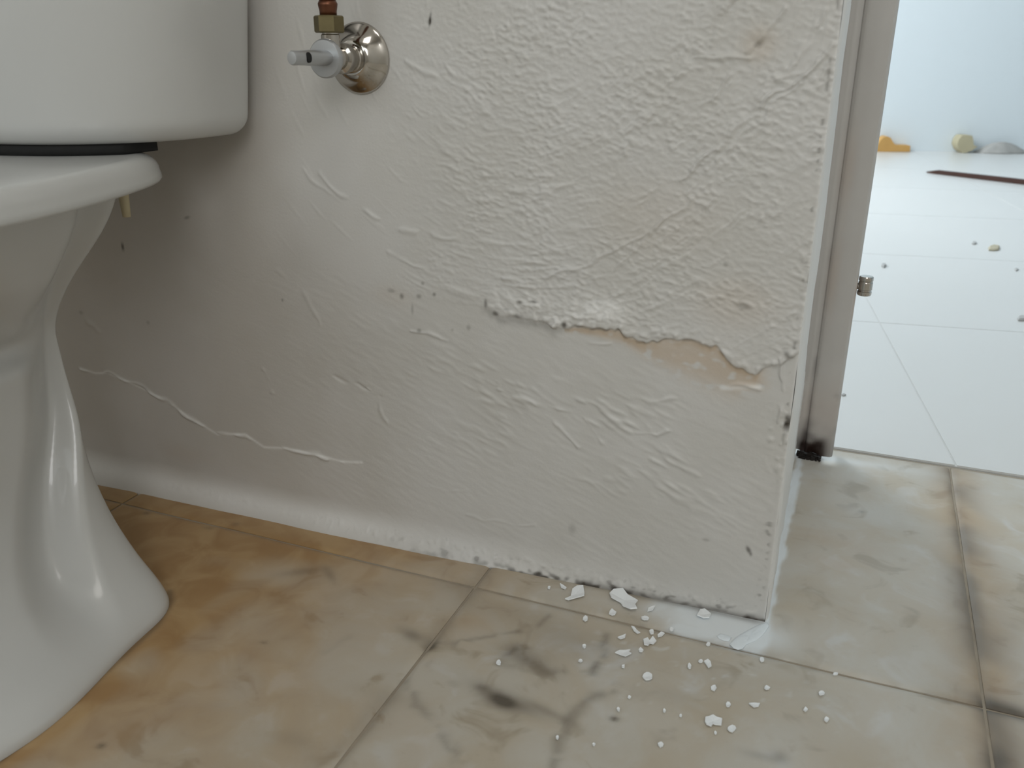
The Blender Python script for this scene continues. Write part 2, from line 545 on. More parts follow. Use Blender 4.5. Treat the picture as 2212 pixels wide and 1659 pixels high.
    k = np.exp(-((np.abs((X - hx2 - 0.10 * (Z - hz2)) / 0.0026) ** 3 + np.abs((Z - hz2) / 0.0065) ** 3)))
    dirt += 0.95 * k
    h -= 0.003 * k
    M = np.stack([np.clip(dirt, 0, 1), np.clip(tan, 0, 1), np.clip(white, 0, 1)], -1)
    return h, M


xs = np.concatenate([np.linspace(WX0, -0.84, 40), np.arange(-0.8385, -0.42, 0.0017), np.arange(-0.42, -0.0007, 0.0009), [0.0]])
zs = np.concatenate([np.arange(-0.002, 0.56, 0.0009), np.linspace(0.57, HGT, 40)])
XX, ZZ = np.meshgrid(xs, zs, indexing='ij')
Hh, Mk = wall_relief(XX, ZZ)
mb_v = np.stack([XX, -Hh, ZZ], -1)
nu, nv = XX.shape
idx = np.arange(nu * nv).reshape(nu, nv)
q = np.stack([idx[:-1, :-1], idx[1:, :-1], idx[1:, 1:], idx[:-1, 1:]], -1).reshape(-1, 4)
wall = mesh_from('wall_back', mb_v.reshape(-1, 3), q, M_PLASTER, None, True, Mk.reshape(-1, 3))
tag(wall, kind='structure', label='rough white plaster wall, cracked and peeling above the floor')

# reveal of the doorway: the end of that wall, freshly painted strip at its front
ys = np.concatenate([np.arange(0, 0.352, 0.004), [0.352]])
zr = np.concatenate([np.arange(-0.002, 0.60, 0.003), np.linspace(0.61, HGT, 12)])
YY, ZR = np.meshgrid(ys, zr, indexing='ij')
front_h = np.interp(ZR, zs, Hh[-1])
edge = np.interp(ZR, [0, 0.03, 0.06, 0.13, 0.23, 0.45, 0.6], [0.42, 0.41, 0.40, 0.27, 0.25, 0.18, 0.17])
nz = samp(noise_tile(0.002, 0.006, 0.006, 21), ZR, ZR * 0 + 0.2)
nz2 = samp(noise_tile(0.002, 0.008, 0.02, 22), YY, ZR)
edge = edge + 0.010 * nz
paint = sm(0.004, -0.004, YY - edge)
XR = -0.010 * (YY / 0.352) + 0.0022 * paint - 0.0022 * np.exp(-(YY / 0.004) ** 2)
XR += 0.0005 * nz2
gap = np.exp(-((YY - edge - 0.012) / 0.010) ** 2) * sm(-0.2, 1.2, nz) * (1 - sm(0.26, 0.34, ZR) * 0.7)
mk = np.stack([np.clip(0.50 * gap, 0, 1), np.clip(0.12 * (1 - paint), 0, 1), np.clip(paint * 0.85, 0, 1)], -1)
bb = MB()
bb.grid(np.stack([XR, YY - front_h * np.exp(-YY / 0.003), ZR], -1), mk)
bb.add([(-0.010, 0.352, -0.002), (-0.010, 0.352, HGT), (WX0, 0.352, HGT), (WX0, 0.352, -0.002)], [(0, 1, 2, 3)])
rv = bb.build('reveal', M_PLASTER, wall)
rv['label'] = 'white painted end of the wall'

# ------------------------------------------------------------------ floor slab and bathroom tiles
fl = MB()
fl.box((WX0 - 0.1, -2.1, -0.06), (1.0, 0.385, -0.0022))
floor = fl.build('floor', M_GROUT, None, False)
tag(floor, kind='structure', label='beige tiled bathroom floor with brown grout')

GX0, GDX, GY0, GDY = -0.243, 0.403, -0.044, 0.425


def floor_marks(X, Y):
    P = lambda *a: [tuple(on_floor(*p)[:2]) for p in a]
    d = np.zeros(X.shape)
    t = np.zeros(X.shape)
    wt = np.zeros(X.shape)
    n1 = samp(noise_tile(0.002, 0.006, 0.006, 31), X, Y)
    n2 = samp(noise_tile(0.002, 0.016, 0.016, 32), X, Y)
    n3 = samp(noise_tile(0.001, 0.0022, 0.0022, 33), X, Y)
    def spot(px, py, rx, ry, a, rot=0.0):
        x0, y0 = on_floor(px, py)[:2]
        c, s = math.cos(rot), math.sin(rot)
        u = (X - x0) * c + (Y - y0) * s
        v = -(X - x0) * s + (Y - y0) * c
        return a * np.exp(-((u / rx) ** 2 + (v / ry) ** 2))
    for s in ((1085, 1516, .011, .007, .75, -.3), (1120, 1524, .020, .006, .45, -.2), (1060, 1500, .020, .008, .35, -.4), (1180, 1535, .022, .004, .35, -.25),
              (1135, 1420, .022, .012, .32), (1160, 1440, .018, .006, .35, -.3), (1230, 1385, .045, .022, .20), (1110, 1400, .010, .008, .25), (1040, 1485, .006, .004, .35),
              (1327, 1552, .0032, .0026, .85), (218, 1611, .003, .0026, .7), (316, 1108, .004, .003, .5), (450, 1140, .006, .003, .35), (510, 1132, .004, .003, .35),
              (570, 1388, .003, .002, .45), (890, 1372, .012, .006, .50, -.3), (932, 1392, .006, .008, .60), (1100, 1320, .05, .015, .12), (650, 1235, .02, .006, .3, .6),
              (712, 1240, .015, .004, .35, -.7), (640, 1600, .02, .008, .15), (830, 1500, .03, .008, .10), (985, 1265, .02, .010, .15), (1685, 1635, .006, .006, .35),
              (1640, 1632, .012, .004, .25), (1440, 1500, .02, .01, .10), (1550, 1460, .02, .01, .08), (1760, 1280, .02, .01, .08), (1862, 1105, .003, .003, .35),
              (2190, 1535, .03, .008, .55, -.2), (2160, 1640, .012, .03, .35)):
        d += spot(*s)
    def line(pts, wd, a, br=None):
        k = np.exp(-(seg_dist(X + 0.0015 * n1, Y + 0.0015 * n3, P(*pts)) / wd) ** 2)
        return 0.75 * a * k * sm(-1.6 if br is None else br, 0.6 if br is None else br + 1.6, n1 * 0.7 + n3 * 0.5)
    # the printed stone joints inside the tile, worn and dirty
    d += line(((1310, 1370), (1300, 1410), (1285, 1450)), .004, .50)
    d += line(((1330, 1480), (1270, 1515), (1235, 1550), (1210, 1590), (1200, 1660)), .0045, .50, -1.2)
    d += line(((700, 1405), (760, 1375)), .004, .15)
    d += line(((935, 1397), (1000, 1385), (1080, 1370), (1150, 1358), (1190, 1330)), .003, .42, -1.4)
    d += line(((880, 1470), (905, 1520), (950, 1580), (1000, 1640)), .004, .40, -1.2)
    d += line(((925, 1400), (930, 1440), (985, 1475)), .004, .20, -1.0)
    d += line(((1090, 1420), (1110, 1398), (1140, 1400)), .003, .35)
    d += line(((1080, 1430), (1150, 1455), (1200, 1450), (1290, 1440)), .004, .25)
    # brown caulk stain with contact shading painted in, where the toilet foot meets the tiles
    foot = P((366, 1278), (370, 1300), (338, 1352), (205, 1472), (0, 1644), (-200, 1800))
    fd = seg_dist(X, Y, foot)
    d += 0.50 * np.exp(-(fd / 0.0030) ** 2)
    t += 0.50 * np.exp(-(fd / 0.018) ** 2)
    # dirt held along the joints
    gx = np.abs((X - GX0 + GDX / 2) % GDX - GDX / 2)
    right = sm(0.0, 0.10, X)
    dB = X - (GX0 + GDX)
    d += right * (0.26 * np.exp(-(dB / 0.008) ** 2) + 0.40 * np.exp(-((dB - 0.003) / 0.020) ** 2) * sm(-1.2, 0.8, n2))
    d += (1 - right) * 0.22 * np.exp(-(gx / 0.010) ** 2) * sm(-1.0, 0.8, n2)
    d += (0.08 + 0.17 * sm(-0.28, -0.05, X)) * np.exp(-((Y - GY0) / 0.005) ** 2) * sm(-1.2, 0.6, n1)
    d += 0.35 * np.exp(-((Y - GY0 - GDY) / 0.005) ** 2)
    d += 0.45 * np.exp(-((Y + 0.002) / 0.004) ** 2) * sm(-0.45, -0.2, X) * sm(0.005, -0.01, X)
    # warm yellow-brown staining around the toilet and along the wall
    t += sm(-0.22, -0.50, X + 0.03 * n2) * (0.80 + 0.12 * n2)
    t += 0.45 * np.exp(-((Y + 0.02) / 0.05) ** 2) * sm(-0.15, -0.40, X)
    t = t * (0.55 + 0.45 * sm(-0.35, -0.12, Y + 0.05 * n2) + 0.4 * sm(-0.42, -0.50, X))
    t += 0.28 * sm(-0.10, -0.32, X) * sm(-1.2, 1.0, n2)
    t += spot(1000, 1340, .02, .012, .25) + spot(1800, 1215, .022, .014, .30) + spot(1840, 1180, .04, .012, .16) + spot(1760, 1150, .05, .02, .12)
    t += 0.55 * right * np.exp(-((dB - 0.004) / 0.024) ** 2)
    # spilt white paint and plaster powder at the wall end
    wp = sm(0.012, -0.004, np.abs(Y + 0.018 + 0.003 * n1) - 0.020) * sm(on_floor(1370, 1330)[0], on_floor(1480, 1345)[0], X + 0.004 * n1) * sm(0.012, 0.0, X + 0.002 * n1)
    wt += wp * (0.62 + 0.25 * sm(-0.5, 0.8, n1))
    wt += 0.30 * sm(0.02, 0.0, np.abs(Y + 0.02)) * sm(on_floor(1180, 1280)[0], on_floor(1400, 1330)[0], X + 0.01 * n2) * sm(0.012, 0.0, X)
    wt += 0.8 * sm(0.007, 0.003, np.abs(X + 0.001) + 0.0012 * n1) * sm(-0.030, -0.010, Y) * sm(0.40, 0.33, Y)
    wt += spot(1660, 1375, .022, .018, .55) + spot(1780, 990, .05, .012, .35) + spot(1860, 1000, .10, .010, .20)
    wt += 0.30 * sm(1.5, 2.2, n3) * np.exp(-(((X + 0.05) / 0.10) ** 2 + ((Y + 0.08) / 0.06) ** 2))
    wt += 0.13 * sm(-0.22, -0.04, X) * (0.6 + 0.4 * n2)  # lightens all tiles gradually towards the right
    return np.stack([np.clip(d, 0, 0.93), np.clip(t, 0, 1), np.clip(wt, 0, 0.95)], -1)


def tile_sheet(x0, x1, y0, y1, soft, step):
    """one tile: a slightly cushioned top with edges; soft = which edges (x0,x1,y0,y1) are real glazed arrises"""
    nx = max(3, int((x1 - x0) / step))
    ny = max(3, int((y1 - y0) / step))
    xs_, ys_ = np.linspace(x0, x1, nx), np.linspace(y0, y1, ny)
    X, Y = np.meshgrid(xs_, ys_, indexing='ij')
    Z = np.zeros(X.shape)
    for k, dist in zip(soft, (X - x0, x1 - X, Y - y0, y1 - Y)):
        if k:
            Z = np.minimum(Z, -0.0013 * np.clip(1 - dist / 0.005, 0, 1) ** 2)
    lo = samp(noise_tile(0.004, 0.02, 0.02, 41), X, Y)
    Z = Z + 0.00018 * lo - 0.0002
    return X, Y, Z


def make_tile(rects, step):
    b = MB()
    for (x0, x1, y0, y1, soft) in rects:
        X, Y, Z = tile_sheet(x0, x1, y0, y1, soft, step)
        M = floor_marks(X, Y)
        b.grid(np.stack([X, Y, Z], -1), M)
        for sl, fl_ in ((np.s_[0, :], True), (np.s_[-1, :], False), (np.s_[:, 0], False), (np.s_[:, -1], True)):
            top = np.stack([X[sl], Y[sl], Z[sl]], -1)
            bot = top.copy()
            bot[:, 2] = -0.010
            b.grid(np.stack([top, bot], 1) if not fl_ else np.stack([bot, top], 1), np.stack([M[sl], M[sl]], 1))
    return b.build('tile', M_TILE, floor, True)


g = 0.0012
for ix in range(-2, 3):
    x0, x1 = GX0 + GDX * ix + g, GX0 + GDX * (ix + 1) - g
    fine = -2 <= ix <= 1
    # front row, reaching towards the camera
    if fine:
        make_tile([(x0, x1, GY0 - GDY + g, GY0 - g, (1, 1, 1, 1))], 0.0022 if ix in (-1, 0) else 0.003)
    else:
        make_tile([(x0, min(x1, 0.98), GY0 - GDY + g, GY0 - g, (1, 1, 1, 1))], 0.02)
    # strip between that row and the wall; the tile at the wall end wraps round the corner
    if ix < 0:
        make_tile([(x0, x1, GY0 + g, 0.012, (1, 1, 1, 0))], 0.0025)
    elif ix == 0:
        make_tile([(x0, 0.0, GY0 + g, 0.012, (1, 0, 1, 0)), (0.0, x1, GY0 + g, GY0 + GDY - g, (0, 1, 1, 1)), (-0.016, 0.0, 0.012, GY0 + GDY - g, (0, 0, 0, 1))], 0.0022)
    else:
        make_tile([(x0, min(x1, 0.98), GY0 + g, GY0 + GDY - g, (1, 1, 1, 1))], 0.003 if ix == 1 else 0.02)
for iy in (-2, -3, -4):
    for ix in range(-2, 3):
        x0, x1 = GX0 + GDX * ix + g, min(GX0 + GDX * (ix + 1) - g, 0.98)
        make_tile([(x0, x1, GY0 + GDY * iy + g, GY0 + GDY * (iy + 1) - g, (1, 1, 1, 1))], 0.03)

# ------------------------------------------------------------------ rest of the bathroom shell


def slab(name, a, b, m, label=None):
    k = MB()
    k.box(a, b)
    o = k.build(name, m, None, False)
    return tag(o, kind='structure', label=label)


slab('wall_left', (WX0 - 0.1, -2.1, -0.003), (WX0, 0.352, HGT), M_ROOM)
slab('wall_front', (WX0 - 0.1, -2.2, -0.003), (1.1, -2.1, HGT), M_ROOM)
slab('wall_right', (1.0, -2.1, -0.003), (1.1, 0.36, HGT), M_ROOM)
slab('wall_pier', (0.80, 0.0, -0.003), (1.0, 0.352, HGT), M_ROOM)
slab('wall_lintel', (-0.008, 0.002, 2.05), (0.80, 0.352, HGT), M_ROOM)
slab('ceiling', (WX0 - 0.1, -2.2, HGT), (1.1, 0.36, HGT + 0.1), M_ROOM)

# ------------------------------------------------------------------ hall beyond the doorway
FW0 = np.array([0.1579, 4.1814])
FW1 = np.array([0.7051, 4.3553])
fdir = (FW1 - FW0) / np.linalg.norm(FW1 - FW0)
fnor = np.array([-fdir[1], fdir[0]])


def fw(s, off=0.0):
    """point on the foot of the hall's far wall"""
    return FW0 + fdir * s - fnor * off


hx0, hx1 = -1.6, 4.0
ha, hb = fw(-2.0), fw(4.2)
hf = MB()
hf.box((hx0, 0.387, -0.06), (hx1, 6.0, -0.0012))
hall = hf.build('floor_hall', M_HGROUT, None, False)
tag(hall, kind='structure', label='pale glossy tiled floor beyond the doorway')


def clip(poly, n, c):
    """keep the part of poly where n.p >= c"""
    out = []
    for i in range(len(poly)):
        a, b = poly[i], poly[(i + 1) % len(poly)]
        da, db = n[0] * a[0] + n[1] * a[1] - c, n[0] * b[0] + n[1] * b[1] - c
        if da >= 0:
            out.append(a)
        if da * db < 0:
            t = da / (da - db)
            out.append((a[0] + t * (b[0] - a[0]), a[1] + t * (b[1] - a[1])))
    return out


g0 = np.array([0.154, 0.474])
gd = np.array([0.063, 1.082]) - g0
gd /= np.linalg.norm(gd)
gn = np.array([gd[1], -gd[0]])
TS = 0.60
for i in range(-4, 7):
    for j in range(-1, 8):
        c0, c1, d0, d1 = i * TS + 0.0012, (i + 1) * TS - 0.0012, j * TS + 0.0012 - 0.1, (j + 1) * TS - 0.0012 - 0.1
        poly = [tuple(g0 + gn * a + gd * b) for a, b in ((c0, d0), (c1, d0), (c1, d1), (c0, d1))]
        poly = clip(poly, (0, 1), 0.3885)
        if len(poly) >= 3:
            poly = clip(poly, tuple(-fnor), -float(fnor @ FW0))
        if len(poly) >= 3:
            poly = clip(poly, (1, 0), hx0)
        if len(poly) >= 3:
            poly = clip(poly, (-1, 0), -hx1)
        if len(poly) < 3:
            continue
        if sum(poly[k][0] * poly[(k + 1) % len(poly)][1] - poly[(k + 1) % len(poly)][0] * poly[k][1] for k in range(len(poly))) < 0:
            poly = poly[::-1]
        k = MB()
        nvp = len(poly)
        k.add([(x, y, 0) for x, y in poly] + [(x, y, -0.008) for x, y in poly],
              [tuple(range(nvp))] + [(a, a + nvp, (a + 1) % nvp + nvp, (a + 1) % nvp) for a in range(nvp)])
        k.build('hall_tile', M_HTILE, hall, False)

k = MB()
ang = math.atan2(fdir[1], fdir[0])
RZ = np.array([[math.cos(ang), -math.sin(ang), 0], [math.sin(ang), math.cos(ang), 0], [0, 0, 1]])
k.box((-2.2, 0.0, -0.003), (5.0, 0.12, 2.6), RZ, (FW0[0], FW0[1], 0))
tag(k.build('wall_hall_far', M_WHITE, None, False), kind='structure', label='pale blue white wall at the far end of the hall')
slab('wall_hall_left', (hx0 - 0.1, 0.352, -0.003), (hx0, 4.6, 2.6), M_WHITE)
slab('wall_hall_right', (hx1, 0.352, -0.003), (hx1 + 0.1, 5.6, 2.6), M_WHITE)
slab('ceiling_hall', (hx0 - 0.1, 0.352, 2.6), (hx1 + 0.1, 6.0, 2.7), M_WHITE)

# ------------------------------------------------------------------ door frame (trim)


def jamb(mirror=False):
    zz = np.concatenate([np.arange(0.006, 0.60, 0.004), np.linspace(0.61, 2.03, 12)])
    # plan profile, from the wall side round the front to the back
    prof = [(-0.016, 0.352), (-0.010, 0.346), (-0.003, 0.3445), (0.0025, 0.346), (0.0035, 0.3435), (0.0065, 0.3415), (0.020, 0.3405), (0.0310, 0.3412), (0.0335, 0.3440), (0.0340, 0.350), (0.0340, 0.372)]
    dense = []
    for a, b in zip(prof[:-1], prof[1:]):
        for t in np.linspace(0, 1, 4, endpoint=False):
            dense.append((a[0] + t * (b[0] - a[0]), a[1] + t * (b[1] - a[1])))
    dense.append(prof[-1])
    dp = np.array(dense)
    U, Z = np.meshgrid(np.arange(len(dp)), zz, indexing='ij')
    X, Y = dp[U, 0].copy(), dp[U, 1].copy()
    n1 = samp(noise_tile(0.001, 0.004, 0.004, 51), X, Z)
    n2 = samp(noise_tile(0.001, 0.008, 0.020, 52), X, Z)
    rot = np.exp(-(Z / 0.020) ** 2 - (np.maximum(0, X - 0.010) / 0.014) ** 2)
    Y = Y + 0.010 * np.clip(rot * (0.9 + 0.4 * n1) - 0.35, 0, 1) * (Y < 0.352)
    rot2 = np.exp(-(np.maximum(0, Z - 0.006) / (0.024 + 0.007 * n1)) ** 2) * sm(-0.008, 0.002, X) * (1 - 0.75 * sm(0.018, 0.032, X))
    d = 1.05 * rot2 + 0.25 * np.exp(-(Z / 0.030) ** 2) * sm(0.022, 0.004, X) + 0.15 * np.exp(-(Z / 0.05) ** 2)
    zx, zz0 = 0.030, 0.078
    d += 0.55 * np.exp(-(((X - zx) / 0.0035) ** 2 + ((Z - zz0) / 0.006) ** 2)) * sm(-0.8, 0.6, n1)
    d += 0.45 * np.exp(-((X - 0.002) / 0.0025) ** 2) * sm(0.6, 1.6, n2) * sm(0.35, 0.1, Z)
    t = 0.55 * np.exp(-((Z - 0.060) / 0.035) ** 2) * 0.5 + 0.40 * np.exp(-(((Z - 0.215) / 0.045) ** 2)) * sm(0.010, 0.0, np.abs(X - 0.008)) + 0.40 * np.exp(-((Z - 0.33) / 0.04) ** 2) * sm(0.012, 0.0, np.abs(X - 0.008))
    t += 0.6 * np.exp(-((X - 0.034) / 0.002) ** 2) * np.exp(-((Z - 0.19) / 0.03) ** 2)
    wt = 0.25 * sm(0.0, -0.008, X)
    if mirror:
        X = 0.79 - X
    b = MB()
    b.grid(np.stack([X, Y, Z], -1), np.clip(np.stack([d, t, wt], -1), 0, 1), flip=mirror)
    return b


jf = jamb().build('trim_1', M_ENAMEL, None, True)
tag(jf, kind='structure', label='worn greyish door frame post, rotten at its foot')
auto_smooth(jf, 40)
jf2 = jamb(True).build('trim_2', M_ENAMEL, None, True)
tag(jf2, kind='structure', label='door frame post on the far side of the doorway')
k = MB()
k.box((0.0, 0.3425, 2.02), (0.79, 0.372, 2.06))
tag(k.build('trim_3', M_ENAMEL, None, False), kind='structure', label='door frame head')
# rot cavity crumbs under the post
k = MB()
rng = np.random.default_rng(5)
for _ in range(44):
    x, y, s = rng.uniform(-0.003, 0.022), rng.uniform(0.338, 0.352), rng.uniform(0.0014, 0.0042)
    V = rng.normal(0, 1, (8, 3))
    base = np.array([(-1, -1, -1), (1, -1, -1), (1, 1, -1), (-1, 1, -1), (-1, -1, 1), (1, -1, 1), (1, 1, 1), (-1, 1, 1)], float)
    V = (base + 0.35 * V) * s * 0.7 + np.array([x, y, s * 0.6])
    V[:, 2] = np.maximum(V[:, 2], 0)
    k.add(V, [(0, 3, 2, 1), (4, 5, 6, 7), (0, 1, 5, 4), (1, 2, 6, 5), (2, 3, 7, 6), (3, 0, 4, 7)])
o = k.build('rotten_wood', plain('rotten black wood', (0.012, 0.008, 0.006), 0.9, var=0.4, scale=150), jf, False)
o['kind'] = 'stuff'
o['label'] = 'black rotten wood crumbs'
# lower half of a lift-off hinge left on the post
hz, hxx, hyy = 0.196, 0.0418, 0.353
k = MB()
k.lathe([(0.0045, 0.000), (0.0068, 0.0008), (0.0074, 0.0020), (0.0074, 0.0050), (0.0066, 0.0056), (0.0066, 0.0066), (0.0074, 0.0072), (0.0074, 0.0148), (0.0068, 0.0156), (0.0068, 0.0164), (0.0074, 0.0170),
         (0.0074, 0.0205), (0.0066, 0.0215), (0.0040, 0.0218)], (hxx, hyy, hz), 'z', 28)
hg = k.build('hinge', M_CHROME, jf)
hg['label'] = 'chrome hinge knuckle'
auto_smooth(hg, 30)
k = MB()
k.lathe([(0.0035, 0.030), (0.0035, hxx)], (0, hyy, hz + 0.010), 'x', 14)
k.build('hinge_stem', M_CHROME, hg)

# ------------------------------------------------------------------ toilet
TCX = -0.618
NA = 360
toilet = empty('toilet', (TCX, -0.30, 0), 'white porcelain toilet with close-coupled tank against the plaster wall', 'toilet')


def even(x, y, z):
    """respace a dense closed plan curve evenly along its length"""
    x, y = np.append(x, x[0]), np.append(y, y[0])
    L_ = np.concatenate([[0], np.cumsum(np.hypot(np.diff(x), np.diff(y)))])
    t = np.linspace(0, L_[-1], NA, endpoint=False)
    return np.stack([np.interp(t, L_, x), np.interp(t, L_, y), np.full(NA, z)], 1)


ND = 4000


def superring(hw, yr, yf, ym, nr, nf, z):
    """plan ring: rear part (towards the wall) exponent nr, front part exponent nf"""
    a = np.linspace(0, 2 * np.pi, ND, endpoint=False)
    c, s = np.cos(a), np.sin(a)
    n = np.where(s > 0, nr, nf)
    x = np.sign(c) * np.abs(c) ** (2 / n) * hw
    yy = np.sign(s) * np.abs(s) ** (2 / n)
    y = np.where(s > 0, ym + yy * (yr - ym), ym + yy * (ym - yf))
    return even(TCX + x, y, z)


zk = [0.000, 0.012, 0.035, 0.059, 0.107, 0.160, 0.215, 0.270, 0.320, 0.347]
wk = [0.1600, 0.1520, 0.1280, 0.1080, 0.0850, 0.0800, 0.0830, 0.0980, 0.1280, 0.1400]
zl = np.concatenate([np.linspace(0, 0.03, 10), np.linspace(0.034, 0.347, 110)])


def smooth_interp(z, zk, wk):
    # cubic hermite through the knots
    zk, wk = np.array(zk), np.array(wk)
    m = np.gradient(wk, zk)
    i = np.clip(np.searchsorted(zk, z) - 1, 0, len(zk) - 2)
    hh = zk[i + 1] - zk[i]
    t = (z - zk[i]) / hh
    return ((2 * t ** 3 - 3 * t ** 2 + 1) * wk[i] + (t ** 3 - 2 * t ** 2 + t) * hh * m[i] + (-2 * t ** 3 + 3 * t ** 2) * wk[i + 1] + (t ** 3 - t ** 2) * hh * m[i + 1])


R = []
for z in zl:
    hw = float(smooth_interp(z, zk, wk))
    if z < 0.006:
        hw -= 0.003 * (1 - z / 0.006) ** 2
    yr = -0.148 + 0.035 * float(sm(0.22, 0.347, z))
    yf = -0.50 - 0.10 * float(sm(0.10, 0.33, z))
    rg = superring(hw, yr, yf, -0.26, 5.5, 2.3, z)
    # forward of the rear column the bowl side swells, and below it a panel is pressed in
    side = np.sign(rg[:, 0] - TCX)
    Y = rg[:, 1]
    fwd = sm(-0.20, -0.33, Y)
    rg[:, 0] += side * 0.018 * fwd * sm(0.07, 0.0, z) * sm(0.5, 0.9, np.abs(rg[:, 0] - TCX) / max(hw, 1e-4))
    mid = sm(0.35, 0.8, np.abs(rg[:, 0] - TCX) / max(hw, 1e-4))
    ye = -0.148 + 0.024 * float(sm(0.18, 0.34, z)) - 0.070 * float(sm(0.20, -0.02, z))     # front edge of the rear column
    wid = 0.017 + 0.012 * float(sm(0.20, 0.30, z)) + 0.012 * float(sm(0.18, 0.0, z))
    d_ = ye - Y
    col = sm(0.0, wid, d_)
    pil = sm(wid, wid + 0.045, d_)
    lowm = float(sm(0.008, 0.050, z))
    upm = float(sm(0.208, 0.238, z))
    front = sm(-0.52, -0.44, Y)
    rg[:, 0] += side * mid * front * col * lowm * ((1 - upm) * (-0.025 + 0.017 * pil) + upm * (-0.025 + 0.034 * pil * float(sm(0.215, 0.29, z))))
    lip_ = math.exp(-((z - 0.226) / 0.010) ** 2)
    rg[:, 0] -= side * mid * front * pil * 0.006 * lip_
    R.append(rg)
# shelf (deck) and rim, in the same casting


def deck_ring(inset, z):
    a = np.linspace(0, 2 * np.pi, ND, endpoint=False)
    c, s = np.cos(a), np.sin(a)
    n = np.where(s > 0, 5.0, 2.1)
    x = np.sign(c) * np.abs(c) ** (2 / n)
    yy = np.sign(s) * np.abs(s) ** (2 / n)
    ym, yr, yf = -0.33, -0.078, -0.64
    y = np.where(s > 0, ym + yy * (yr - ym - inset), ym + yy * (ym - yf - inset))
    hw = 0.204 - 0.038 * sm(-0.31, -0.085, y) - inset
    return even(TCX + x * hw, y, z)


R.append(deck_ring(0.030, 0.3475))
R.append(deck_ring(0.006, 0.3462))
R.append(deck_ring(0.0015, 0.3472))
R.append(deck_ring(0.000, 0.3495))
R.append(deck_ring(0.0005, 0.3530))
for t in np.linspace(0, 1, 8):
    R.append(deck_ring(0.001 + 0.013 * (1 - math.cos(t * math.pi / 2)), 0.3550 + 0.0125 * math.sin(t * math.pi / 2)))
a = np.linspace(0, 2 * np.pi, NA, endpoint=False)


def inner(rx, ry, z):
    return np.stack([TCX + rx * np.cos(a), -0.445 + ry * np.sin(a), np.full(NA, z)], 1)


R += [inner(0.148, 0.150, 0.3678), inner(0.140, 0.142, 0.362), inner(0.138, 0.140, 0.340), inner(0.11, 0.115, 0.24), inner(0.06, 0.07, 0.18)]
k = MB()
k.rings(R)
bowl = k.build('bowl', M_PORC)
under(auto_smooth(bowl, 60), toilet)
k = MB()


def tank_ring(inset, z, zt=0.0):
    gx = 0.163 + 0.012 * max(0.0, (z - 0.38) / 0.09) * 0.9 - inset
    if z > 0.48:
        gx = 0.163 + 0.012 * 0.9 * (0.10 / 0.09) + 0.0
        gx -= inset
    a = np.linspace(0, 2 * np.pi, ND, endpoint=False)
    c, s = np.cos(a), np.sin(a)
    n = np.where(s > 0, 9.0, 2.35)
    x = np.sign(c) * np.abs(c) ** (2 / n) * gx
    yy = np.sign(s) * np.abs(s) ** (2 / n)
    ym = -0.055
    y = np.where(s > 0, ym + yy * (0.043 - inset), ym + yy * (0.131 - inset))
    return even(TCX + x, y, z)


R = [tank_ring(0.060, 0.3760), tank_ring(0.020, 0.3755)]
for t in np.linspace(0, 1, 9):
    R.append(tank_ring(0.013 * (1 - math.sin(t * math.pi / 2)), 0.3755 + 0.016 * (1 - math.cos(t * math.pi / 2))))
R += [tank_ring(0, z) for z in (0.395, 0.41, 0.43, 0.45, 0.47, 0.48, 0.55, 0.65, 0.74)]
R += [tank_ring(0.004, 0.746), tank_ring(0.02, 0.748)]
k.rings(R)
under(auto_smooth(k.build('tank', M_PORC), 50), toilet)
k = MB()
k.rings([tank_ring(0.0, 0.749), tank_ring(-0.006, 0.751), tank_ring(-0.008, 0.756), tank_ring(-0.008, 0.772), tank_ring(-0.004, 0.780), tank_ring(0.01, 0.784), tank_ring(0.06, 0.787)])
under(auto_smooth(k.build('tank_lid', M_PORC), 50), toilet)
k = MB()
k.lathe([(0.010, 0.787), (0.020, 0.788), (0.020, 0.792), (0.017, 0.794)], (TCX, -0.08, 0), 'z', 28)
under(k.build('flush_button', M_CHROME), toilet)
k = MB()
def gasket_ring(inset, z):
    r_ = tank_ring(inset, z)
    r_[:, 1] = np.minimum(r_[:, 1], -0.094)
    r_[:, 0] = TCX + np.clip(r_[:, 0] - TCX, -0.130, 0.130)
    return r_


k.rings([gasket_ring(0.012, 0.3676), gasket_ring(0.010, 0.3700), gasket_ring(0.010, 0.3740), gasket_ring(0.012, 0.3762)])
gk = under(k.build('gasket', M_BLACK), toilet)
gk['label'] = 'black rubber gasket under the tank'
k = MB()
k.lathe([(0.0058, 0.3465), (0.0058, 0.343), (0.0050, 0.338), (0.0042, 0.330), (0.0037, 0.318), (0.0032, 0.3115)], (-0.5365, -0.088, 0), 'z', 16)
bt = under(k.build('tank_bolt', M_NYLON), toilet)
bt['label'] = 'yellowed nylon tank bolt'

